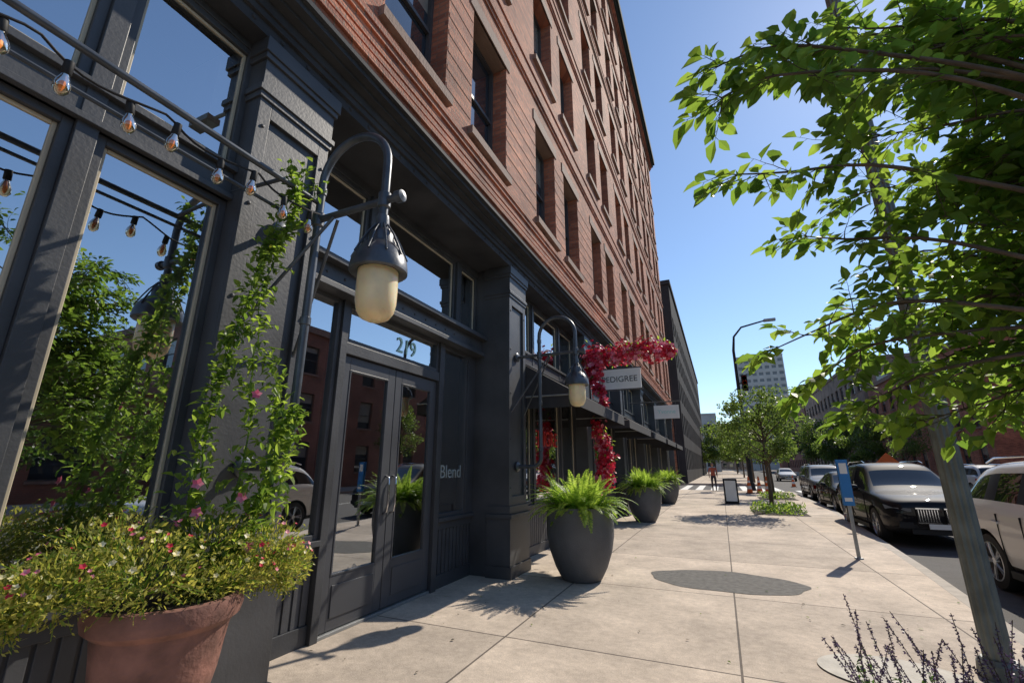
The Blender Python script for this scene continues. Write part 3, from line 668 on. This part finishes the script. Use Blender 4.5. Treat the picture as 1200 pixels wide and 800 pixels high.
# ------------------------------------------------------------ cars
def car(name,x,y,col,flip=False,kind='suv',metal=.0,coat=.6,rough=.55):
    L,Wd,H=(4.75,.96,1.74) if kind=='suv' else (4.7,.91,1.47)
    P=pbr(name+'_paint',col,rough,metal,0,coat=coat,spec=.06,crough=.015)
    M[name+'_paint']=P; pm=name+'_paint'
    if kind=='suv':
        ST=[(0,.66,.38,.66,.84,.55),(.06,.80,.30,.78,.93,.66),(.28,.92,.24,.90,1.0,.76),(.9,.955,.24,.99,1.08,.80),(1.38,.96,.24,1.03,1.14,.80),
            (2.12,.96,.24,1.05,1.63,.64),(2.32,.96,.24,1.05,1.70,.65),(2.78,.96,.24,1.06,1.735,.66),(2.88,.96,.24,1.06,1.74,.66),(3.62,.96,.24,1.08,1.72,.65),(3.74,.96,.24,1.08,1.71,.65),(4.30,.95,.24,1.10,1.64,.62),
            (4.58,.93,.26,1.08,1.20,.74),(4.70,.90,.32,.98,1.06,.72),(4.75,.80,.40,.85,.92,.62)]; cab=(4,12)
    else:
        ST=[(0,.62,.34,.52,.66,.5),(.06,.76,.26,.60,.74,.62),(.3,.88,.2,.72,.84,.7),(.9,.905,.2,.82,.94,.74),(1.45,.91,.2,.87,1.0,.75),
            (2.2,.91,.2,.89,1.40,.58),(2.4,.91,.2,.9,1.44,.58),(2.68,.91,.2,.9,1.465,.58),(2.78,.91,.2,.9,1.465,.58),(3.3,.91,.2,.92,1.43,.57),(3.42,.91,.2,.92,1.42,.57),(3.62,.91,.2,.93,1.37,.56),
            (4.15,.90,.22,.95,1.07,.70),(4.6,.86,.28,.90,1.02,.66),(4.7,.76,.36,.78,.88,.58)]; cab=(4,12)
    def ring(s):
        yy,hw,zb,be,tp,ht=s
        z6=max(tp-.09,be+.05); h6=min(hw*.93,ht+.05) if tp-be>.2 else min(hw*.93,ht+.08)
        half=[(0,zb),(hw*.86,zb),(hw*.97,zb+.10),(hw,(zb+be)/2+.03),(hw*.985,be),(hw*.94,be+.035),(h6,z6),(ht,tp-.015),(ht*.55,tp+.012),(0,tp+.02)]
        return [(a,yy,b) for a,b in half]+[(-a,yy,b) for a,b in half[-2:0:-1]]
    mb=MB(); n=18; vs=[];
    for s in ST: vs+=ring(s)
    for i in range(len(ST)-1):
        for k in range(n):
            k2=(k+1)%n; f=(i*n+k,i*n+k2,(i+1)*n+k2,(i+1)*n+k)
            kk=k if k<9 else 17-k
            m_=pm
            if kk in(0,1): m_='blackplastic'
            if cab[0]<=i<cab[1]:
                if kk==5: m_='carglass' if i not in (7,9) else 'blackplastic'
                if kk in (7,8) and i in (cab[0],cab[1]-1): m_='carglass'
            mb.add([vs[j] for j in f],[(0,1,2,3)],m_)
    mb.add([vs[k] for k in range(n)],[tuple(range(n))],pm); e=(len(ST)-1)*n
    mb.add([vs[e+k] for k in range(n)],[tuple(range(n-1,-1,-1))],pm)
    r=root(name,(x,y,-.15))
    o=mb.make(name+'_body',None); 
    bm=bmesh.new(); bm.from_mesh(o.data); bmesh.ops.remove_doubles(bm,verts=bm.verts,dist=1e-4); bmesh.ops.recalc_face_normals(bm,faces=bm.faces); bm.to_mesh(o.data); bm.free()
    ss=o.modifiers.new('s','SUBSURF'); ss.levels=2; ss.render_levels=2
    wr=.37 if kind=='suv' else .33; fy,ry=.93,3.82
    cut=MB()
    for yy in (fy,ry):
        for sgn in (-1,1):
            cut.lathe([(0,-.2),(wr+.055,-.2),(wr+.055,.2),(0,.2)],(sgn*(Wd-.02),yy,wr),'blackplastic',32,RY)
    co=cut.make('cut'); 
    bm=bmesh.new(); bm.from_mesh(co.data); bmesh.ops.remove_doubles(bm,verts=bm.verts,dist=1e-4); bmesh.ops.recalc_face_normals(bm,faces=bm.faces); bm.to_mesh(co.data); bm.free()
    bo=o.modifiers.new('b','BOOLEAN'); bo.object=co; bo.operation='DIFFERENCE'; bo.solver='EXACT'
    dg=bpy.context.evaluated_depsgraph_get(); me=D.meshes.new_from_object(o.evaluated_get(dg)); 
    o.modifiers.clear(); o.data=me; D.objects.remove(co)
    me.polygons.foreach_set('use_smooth',[True]*len(me.polygons)); me.set_sharp_from_angle(angle=math.radians(38))
    parts=[o]
    d=MB()
    for yy in (fy,ry):
        for sgn in (-1,1):
            Mx=Matrix.Rotation(math.pi/2*sgn,4,'Y'); c_=(sgn*(Wd-.13),yy,wr)
            d.lathe([(0,-.10),(wr*.7,-.10),(wr*.95,-.09),(wr,-.05),(wr,.07),(wr*.95,.105),(wr*.70,.11),(wr*.66,.085)],c_,'blackrub',32,Mx)
            d.lathe([(wr*.66,.06),(wr*.7,.108),(wr*.655,.112),(wr*.63,.07),(wr*.60,.02),(0,.02)],c_,'alloy' ,32,Mx)
            d.lathe([(.0,.10),(.05,.10),(.06,.06)],c_,'alloy',16,Mx)
            d.lathe([(wr*.6,.024),(0,.025)],c_,'blackplastic',24,Mx)
            for k in range(5):
                a=2*math.pi*k/5+.3
                for da in (-.13,.13):
                    p0=Mx@Vector((.05*math.cos(a),.05*math.sin(a),.085)); p1=Mx@Vector((wr*.66*math.cos(a+da),wr*.66*math.sin(a+da),.092)); d.tube([p0+Vector(c_),p1+Vector(c_)],[.022,.018],'alloy',6)
    zt=.0 if kind=='suv' else -.2
    for sg in (-1,1):
        d.add([(sg*.50,-.005,.80+zt),(sg*.78,.075,.80+zt),(sg*.90,.27,.86+zt),(sg*.88,.24,.765+zt),(sg*.74,.045,.71+zt),(sg*.50,-.02,.73+zt)],[(0,1,2,3,4,5) if sg<0 else (5,4,3,2,1,0)],'headlight')
        d.box(*sorted((sg*.05,sg*.42)),-.035,.02,.52+zt,.80+zt,'blackplastic')
        for q in range(8): xx=sg*(.075+q*.045); d.box(xx-.006,xx+.006,-.045,-.03,.54+zt,.78+zt,'chrome')
        for (z0,z1) in ((.505,.53),(.79,.815)): d.box(*sorted((sg*.04,sg*.43)),-.045,.0,z0+zt,z1+zt,'chrome')
        d.box(*sorted((sg*.50,sg*.74)),.0,.05,.40+zt/2,.52+zt/2,'blackplastic')
        d.add([(sg*.60,L-.02,.98+zt*.7),(sg*.885,L-.10,1.0+zt*.7),(sg*.945,L-.26,1.02+zt*.7),(sg*.945,L-.26,.88+zt*.7),(sg*.90,L-.06,.84+zt*.7),(sg*.60,L+.0,.84+zt*.7)],[(5,4,3,2,1,0) if sg<0 else (0,1,2,3,4,5)],'taillight')
        zb=ST[4][3]+.03; d.box(*sorted((sg*(Wd-.03),sg*(Wd+.06))),1.78,1.82,zb,zb+.04,pm)
        d.lathe([(0,-.09),(.05,-.085),(.075,-.04),(.08,.03),(.06,.08),(0,.09)],(sg*(Wd+.10),1.78,zb+.08),pm,14,RY)
        for yy in (1.50,2.83,3.68 if kind!='suv' else 3.40): d.box(*sorted((sg*(Wd-.02),sg*(Wd+.0015))),yy-.004,yy+.004,.40,ST[7][3]-.03,'blackplastic')
        for yy in (2.55,3.45 if kind=='suv' else 3.3): d.box(*sorted((sg*(Wd-.01),sg*(Wd+.018))),yy-.09,yy+.09,ST[7][3]-.16,ST[7][3]-.13,pm)
        d.box(*sorted((sg*(Wd-.06),sg*(Wd+.004))),1.4,3.35,.24,.33,'blackplastic')
        if kind=='suv': d.tube([(sg*.60,2.35,1.735),(sg*.60,2.6,1.79),(sg*.60,3.9,1.77),(sg*.60,4.15,1.70)],.014,'chrome',6)
    d.box(-.26,.26,-.05,-.035,.40+zt/2,.50+zt/2,'white'); d.box(-.26,.26,L-.0,L+.012,.66+zt,.78+zt,'white'); d.box(-.55,.55,-.02,.05,.29,.38,'blackplastic')
    parts.append(d.make(name+'_details',None,auto=35))
    rot=Matrix.Rotation(math.pi,4,'Z')
    for p in parts:
        p.parent=r
        if flip: p.matrix_local=Matrix.Translation((0,L,0))@rot
    return r
car('parked_suv',4.06,12.7,(.008,.008,.010),coat=.35)
car('parked_white_car',4.3,5.30,(.70,.70,.68))
car('parked_sedan',4.55,20.0,(.012,.013,.015),kind='sedan',coat=.35)
car('parked_hatchback',4.95,27.2,(.16,.17,.19))
car('parked_crossover',13.7,26,(.3,.02,.02),flip=True); car('parked_wagon',13.7,34,(.5,.5,.5),flip=True)
car('parked_saloon',13.7,52,(.04,.06,.12),flip=True,kind='sedan'); car('moving_car',6.9,62,(.5,.5,.5),kind='sedan'); car('moving_suv',11.2,75,(.05,.05,.06))
# ------------------------------------------------------------ other buildings
def bldg(name,x0,x1,y0,y1,H,wm,bay,ww,fl,wh,first=1.0,gm='upglass',frame='iron2',sill='stone',sash=True,mul=0,cap='stone',dep=.22):
    r=root(name,((x0+x1)/2,(y0+y1)/2,0)); w=MB();f=MB()
    W=y1-y0; nb=int(W/bay); off=(W-nb*bay)/2
    cols=[(off+bay*k+(bay-ww)/2,off+bay*k+(bay+ww)/2) for k in range(nb)]
    rows=[]; z=first
    while z+wh<H-.5: rows.append((z,z+wh)); z+=fl
    for (O,Uv,Nv) in (((x0,y0,0),(0,1,0),(-1,0,0)),((x1,y0,0),(0,1,0),(1,0,0))):
        facade(w,f,O,Uv,Nv,W,0,H,cols,rows,wm,gm,dep,frame,.06,sill,sash,mul)
    W=x1-x0; nb=int(W/bay); off=(W-nb*bay)/2
    cols=[(off+bay*k+(bay-ww)/2,off+bay*k+(bay+ww)/2) for k in range(nb)]
    for (O,Uv,Nv) in (((x0,y0,0),(1,0,0),(0,-1,0)),((x0,y1,0),(1,0,0),(0,1,0))):
        facade(w,f,O,Uv,Nv,W,0,H,cols,rows,wm,gm,dep,frame,.06,sill,sash,mul)
    w.quad((x0+.1,y0+.1,H-.3),(x1-.1,y0+.1,H-.3),(x1-.1,y1-.1,H-.3),(x0+.1,y1-.1,H-.3),'darkcornice')
    w.make('walls',r); f.make('windows',r)
    c=MB()
    for (a,b,p,q_) in ((x0-.15,x0+.3,y0-.15,y1+.15),(x1-.3,x1+.15,y0-.15,y1+.15),(x0+.3,x1-.3,y0-.15,y0+.3),(x0+.3,x1-.3,y1-.3,y1+.15)): c.box(a,b,p,q_,H-.35,H+.12,cap)
    c.make('parapet',r)
    return r
bldg('grey_apartment_building',-24,-3.0,47,112,20.4,'grey_panel',2.6,1.5,3.35,2.1,1.2,gm='dimglass',sill=None,cap='grey_panel',sash=False,mul=1,dep=.15)
bldg('low_brick_building',20,34,-60,17,5.4,'brick2',4,2.2,3.6,2.2,.9)
bldg('brick_warehouse',20,40,18,38.5,11.5,'brick2',3.1,1.5,3.5,2.1,1.1)
bldg('brick_apartment_building',20,44,49,78,12.2,'brick',3.1,1.5,3.6,2.1,1.1)
bldg('tan_office_building',20,46,80,128,17,'brick3',3.4,1.9,3.7,2.1,1.2)
bldg('brown_loft_building',20,46,130,200,21,'brick2',3.4,1.9,3.7,2.1,1.2)
bldg('white_tower',13,34,255,275,56,'concrete_wall',3.0,1.9,3.3,1.5,3,gm='towerglass',frame=None,sill=None,cap='concrete_wall',sash=False,dep=.2)
bldg('concrete_office_block',-22,0,150,200,17,'concrete_wall',3.4,2.2,3.6,1.6,1.5,sill=None,cap='concrete_wall',sash=False)
bldg('distant_brick_block',-10,14,300,330,26,'brick3',3.4,1.9,3.7,2.1,1.2)
# ------------------------------------------------------------ trees
def treemesh(seed,H,cr,n,conifer=False,leaf='leaf_far',ls=.13):
    rr=random.Random(seed); t=MB(); l=MB(); z0=2.1 if not conifer else .8; ch=H-z0
    t.tube([(0,0,0),(.03,0,1.0),(0,.03,2.0),(.05,0,H*.6),(0,0,H*.92)],[.09,.07,.06,.04,.01],'bark',8)
    blobs=[]
    for k in range(24 if not conifer else 46):
        f_=rr.random() if not conifer else (k+.5)/46
        z=z0+.2+ch*f_*(.85 if not conifer else 1); a=rr.uniform(0,6.28)
        if conifer: rad=cr*max(.03,1-f_)*rr.uniform(.3,.8); s=cr*(.13+.30*(1-f_))
        else: rad=cr*.8*math.sqrt(rr.random())*(1-abs((z-2.1)/ch-.45)); s=cr*rr.uniform(.16,.38)
        p=Vector((rad*math.cos(a),rad*math.sin(a),z)); blobs.append((p,s)); 
        zz=max(1.0,z-rr.uniform(.4,1)); t.tube([(0,0,zz),(p.x*.5,p.y*.5,(zz+z)/2+.05),tuple(p)],[.03,.018,.006],'bark',5)
    for k in range(n):
        p,s=rr.choice(blobs); v=rv(rr); q=p+Vector((v.x,v.y,v.z*.8))*s*rr.random()**.45
        l.card(q,rv(rr)+Vector((0,0,-.3)),rv(rr),ls*rr.uniform(.6,1.2),ls*.6,leaf)
    return t,l
def place_tree(name,proto,x,y,s=1,rz=0,z=0):
    r=root(name,(x,y,z)); r.rotation_euler=(0,0,rz); r.scale=(s,s,s)
    for nm,me in proto: o=link(D.objects.new(nm,me)); o.parent=r
    return r
def proto(*a,**k):
    t,l=treemesh(*a,**k); o1=t.make('trunk',smooth=True); o2=l.make('crown'); r=[('trunk',o1.data),('crown',o2.data)]
    D.objects.remove(o1); D.objects.remove(o2); return r
p1=proto(1,4.9,2.2,5600); p2=proto(2,5.6,2.2,5200); pc=proto(5,6.6,1.25,6500,conifer=True,leaf='conifer',ls=.15); p3=proto(9,8,3.4,6500,ls=.26)
for i,(x,y,s) in enumerate([(1.45,18.8,.86),(2.2,26.5,.85),(2.4,33,.9),(2.8,52,1.2),(2.8,62,1.3),(2.8,74,1.3)]): place_tree('street_tree',p1 if i%2==0 else p2,x,y,s,i*1.3)
for i,(x,y,s) in enumerate([(-1,95,1.2),(3,110,1.4),(16,100,1.3),(16.5,85,1.2),(16.5,68,1),(4,140,1.5),(0,165,1.6),(16,140,1.5),(8,235,2),(16,235,2),(0,235,2)]): place_tree('street_tree',p3,x,y,s,i*1.7)
place_tree('conifer_tree',pc,15.8,7.0,1,0); place_tree('street_tree',p3,17,-7,.7,2); place_tree('street_tree',p3,17,15,.6,.4); place_tree('street_tree',p2,16.3,30,1.2,.4); place_tree('street_tree',p2,16.3,56,1.2,.4)
sh=MB(); R6=random.Random(8)
for (cx,cy,rx,ry,n) in ((1.6,18.6,.75,1.1,900),(2.3,26.4,.7,1.0,600)):
    for k in range(n):
        a_=R6.uniform(0,6.28); q_=math.sqrt(R6.random()); p=Vector((cx+rx*1.1*q_*math.cos(a_),cy+ry*1.1*q_*math.sin(a_),R6.uniform(.0,.26))); sh.card(p,rv(R6,.9),rv(R6),.13,.04,'conifer' if R6.random()<.5 else 'vine')
sh.make('shrubs')
sb=MB(); sb.quad((.8,17.4,.004),(2.4,17.4,.004),(2.4,19.8,.004),(.8,19.8,.004),'soil'); sb.quad((1.5,25.3,.004),(3.1,25.3,.004),(3.1,27.5,.004),(1.5,27.5,.004),'soil'); sb.make('planting_bed')
# ------------------------------------------------------------ cobra lamp + signal
ox=1.1
C=root('street_lamp',(.75+ox,38,0)); t=MB(); t.tube([(.75+ox,38,-.15),(.75+ox,38,6),(.75+ox,38,10.2),(.9+ox,38,11.3),(1.5+ox,38,12),(3.2+ox,38,12.35)],[.15,.13,.10,.08,.07,.06],'blackplastic',12)
t.box(3.1+ox,3.9+ox,37.85,38.15,12.25,12.43,'galv'); t.lathe([(0,.6),(.2,.55),(.25,0)],(.75+ox,38,-.15),'blackplastic',14); t.make('pole_and_head',C,auto=40)
TS=root('traffic_signal',(1.3+ox,37.9,8)); t=MB(); t.box(1.0+ox,1.4+ox,37.7,38.0,7.0,8.2,'blackplastic'); t.box(.8+ox,1.05+ox,37.95,38.02,7.55,7.65,'blackplastic')
for z,m_ in ((7.25,'fern'),(7.6,'orange'),(7.95,'taillight')): t.lathe([(0,.0),(.13,0),(.15,.06),(.15,.2)],(1.2+ox,37.7,z),m_,16,Matrix.Rotation(math.pi/2,4,'X'))
t.make('signal_head',TS)
A=root('a_frame_sign',(.25,22,0)); t=MB()
for s in (-1,1):
    vs=[(-.02,22+s*.28,.0),(.52,22+s*.28,.0),(.52,22+s*.02,1.0),(-.02,22+s*.02,1.0)]
    vs2=[(a,b+.03,c_) for a,b,c_ in vs]; t.add(vs+vs2,[(0,1,2,3),(7,6,5,4),(0,4,5,1),(1,5,6,2),(2,6,7,3),(3,7,4,0)],'blackplastic')
vs=[(.04,22-.272,.12),(.46,22-.272,.12),(.46,22-.045,.93),(.04,22-.045,.93)]; t.add([(a,b-.012,c_) for a,b,c_ in vs],[(0,1,2,3)],'white'); t.make('boards',A)
for (x,y) in ((1.35,30.7),(1.9,31.2),(2.3,30.9),(5.4,46)):
    zz=-.15 if y>40 else 0
    r=root('traffic_cone',(x,y,0)); t=MB(); t.box(x-.2,x+.2,y-.2,y+.2,zz,zz+.04,'blackplastic'); 
    for (r0,z0,r1,z1,m_) in ((.16,.04,.13,.25,'orange'),(.13,.25,.105,.42,'white'),(.105,.42,.08,.6,'orange'),(.08,.6,.065,.72,'white'),(.065,.72,.03,.95,'orange')): t.lathe([(r0,z0+zz),(r1,z1+zz)],(x,y,0),m_,18)
    t.make('cone',r)
r=root('construction_sign',(7.9,30,0)); t=MB(); t.add([(7.9,30,1.0),(8.5,30,1.6),(7.9,30,2.2),(7.3,30,1.6)],[(0,1,2,3)],'orange'); t.add([(7.9,30.02,1.0),(8.5,30.02,1.6),(7.9,30.02,2.2),(7.3,30.02,1.6)],[(3,2,1,0)],'galv'); t.tube([(7.9,30.03,-.15),(7.9,30.03,1.4)],.03,'galv'); t.tube([(7.5,29.6,-.13),(8.3,30.5,-.13)],.02,'galv'); t.tube([(8.3,29.6,-.13),(7.5,30.5,-.13)],.02,'galv'); t.make('panel',r)
# ------------------------------------------------------------ person
def person(x,y,s=1.0,shirt='cloth2'):
    r=root('pedestrian',(x,y,0))
    J={'pel':(0,0,.95,.13,.10),'sp':(0,0,1.12,.12,.09),'ch':(0,.01,1.32,.16,.10),'nk':(0,0,1.47,.055,.055),
       'lh':(-.09,0,.9,.09,.09),'lk':(-.10,-.10,.5,.06,.06),'la':(-.10,.02,.1,.04,.04),'lt':(-.10,-.12,.04,.035,.03),
       'rh':(.09,0,.9,.09,.09),'rk':(.10,.06,.5,.06,.06),'ra':(.10,.26,.13,.04,.04),'rt':(.10,.16,.04,.035,.03),
       'ls':(-.19,0,1.40,.055,.055),'le':(-.24,.09,1.13,.042,.042),'lw':(-.23,-.03,.90,.03,.03),'lf':(-.22,-.07,.80,.025,.02),
       'rs':(.19,0,1.40,.055,.055),'re':(.24,-.03,1.13,.042,.042),'rw':(.23,-.16,.93,.03,.03),'rf':(.22,-.22,.84,.025,.02)}
    E=[('pel','sp'),('sp','ch'),('ch','nk'),('pel','lh'),('lh','lk'),('lk','la'),('la','lt'),('pel','rh'),('rh','rk'),('rk','ra'),('ra','rt'),('ch','ls'),('ls','le'),('le','lw'),('lw','lf'),('ch','rs'),('rs','re'),('re','rw'),('rw','rf')]
    ks=list(J); me=D.meshes.new('body'); me.from_pydata([J[k][:3] for k in ks],[(ks.index(a),ks.index(b)) for a,b in E],[])
    o=link(D.objects.new('body',me)); sk=o.modifiers.new('skin','SKIN'); 
    for i,k in enumerate(ks): me.skin_vertices[0].data[i].radius=J[k][3:5]
    me.skin_vertices[0].data[0].use_root=True
    su=o.modifiers.new('s','SUBSURF'); su.levels=2; su.render_levels=2
    dg=bpy.context.evaluated_depsgraph_get(); m2=D.meshes.new_from_object(o.evaluated_get(dg)); o.modifiers.clear(); o.data=m2
    for m_ in (shirt,'cloth','skin'): m2.materials.append(M[m_])
    for p in m2.polygons:
        c_=p.center; p.use_smooth=True
        arm=abs(c_.x)>.2
        p.material_index=2 if (c_.z>1.46 or (arm and c_.z<1.2) ) else (0 if c_.z>.95 else 1)
    o.parent=r
    h=MB(); h.lathe([(0,-.12),(.045,-.11),(.07,-.05),(.078,.02),(.075,.07),(.05,.11),(0,.125)],(0,-.005,1.61),'skin',20); h.tube([(0,-.075,1.62),(0,-.10,1.595)],[.008,.014],'skin',6)
    h.lathe([(.0,.135),(.06,.12),(.088,.06),(.09,.0),(.07,-.09)],(0,.022,1.615),'cloth',18)
    for sx in (-.028,.028): h.lathe([(0,-.008),(.009,0),(0,.008)],(sx,-.076,1.63),'blackplastic',8)
    h.box(-.022,.022,-.083,-.07,1.555,1.563,'neon')
    for sx in (-.078,.078): h.lathe([(0,-.03),(.012,0),(0,.03)],(sx,0,1.61),'skin',8)
    ho=h.make('head',None,smooth=True); ho.parent=r; r.scale=(s,s,s); return r
person(-.54,32.4)
# ------------------------------------------------------------ sky, sun, camera
W=D.worlds.new('World'); S.world=W; W.use_nodes=True; nt=W.node_tree; bg=nt.nodes['Background']
sk=nt.nodes.new('ShaderNodeTexSky'); sk.sky_type='NISHITA'; sk.sun_disc=False
el=math.radians(41.8); az=math.radians(22.1)
sk.sun_elevation=el; sk.sun_rotation=az; sk.air_density=1.1; sk.dust_density=.15; sk.ozone_density=3.8; sk.altitude=300
nt.links.new(sk.outputs[0],bg.inputs[0]); bg.inputs[1].default_value=.15
sd=Vector((math.sin(az)*math.cos(el),math.cos(az)*math.cos(el),math.sin(el)))
L=D.lights.new('sun','SUN'); L.energy=5; L.angle=math.radians(.5); L.color=(1,.91,.78)
lo=link(D.objects.new('sun',L)); lo.rotation_euler=(-sd).to_track_quat('-Z','Y').to_euler(); lo.location=(5,10,30)
cam=D.cameras.new('camera'); cam.sensor_width=36; cam.lens=36*526/1200; cam.clip_end=5000; cam.clip_start=.05
co=link(D.objects.new('camera',cam)); co.location=(0,0,1.5)
th=math.radians(15.56); ps=math.radians(24.2)
co.rotation_euler=(math.pi/2+th,0,ps); S.camera=co
S.view_settings.view_transform='Standard'; S.view_settings.look='None'; S.view_settings.exposure=0
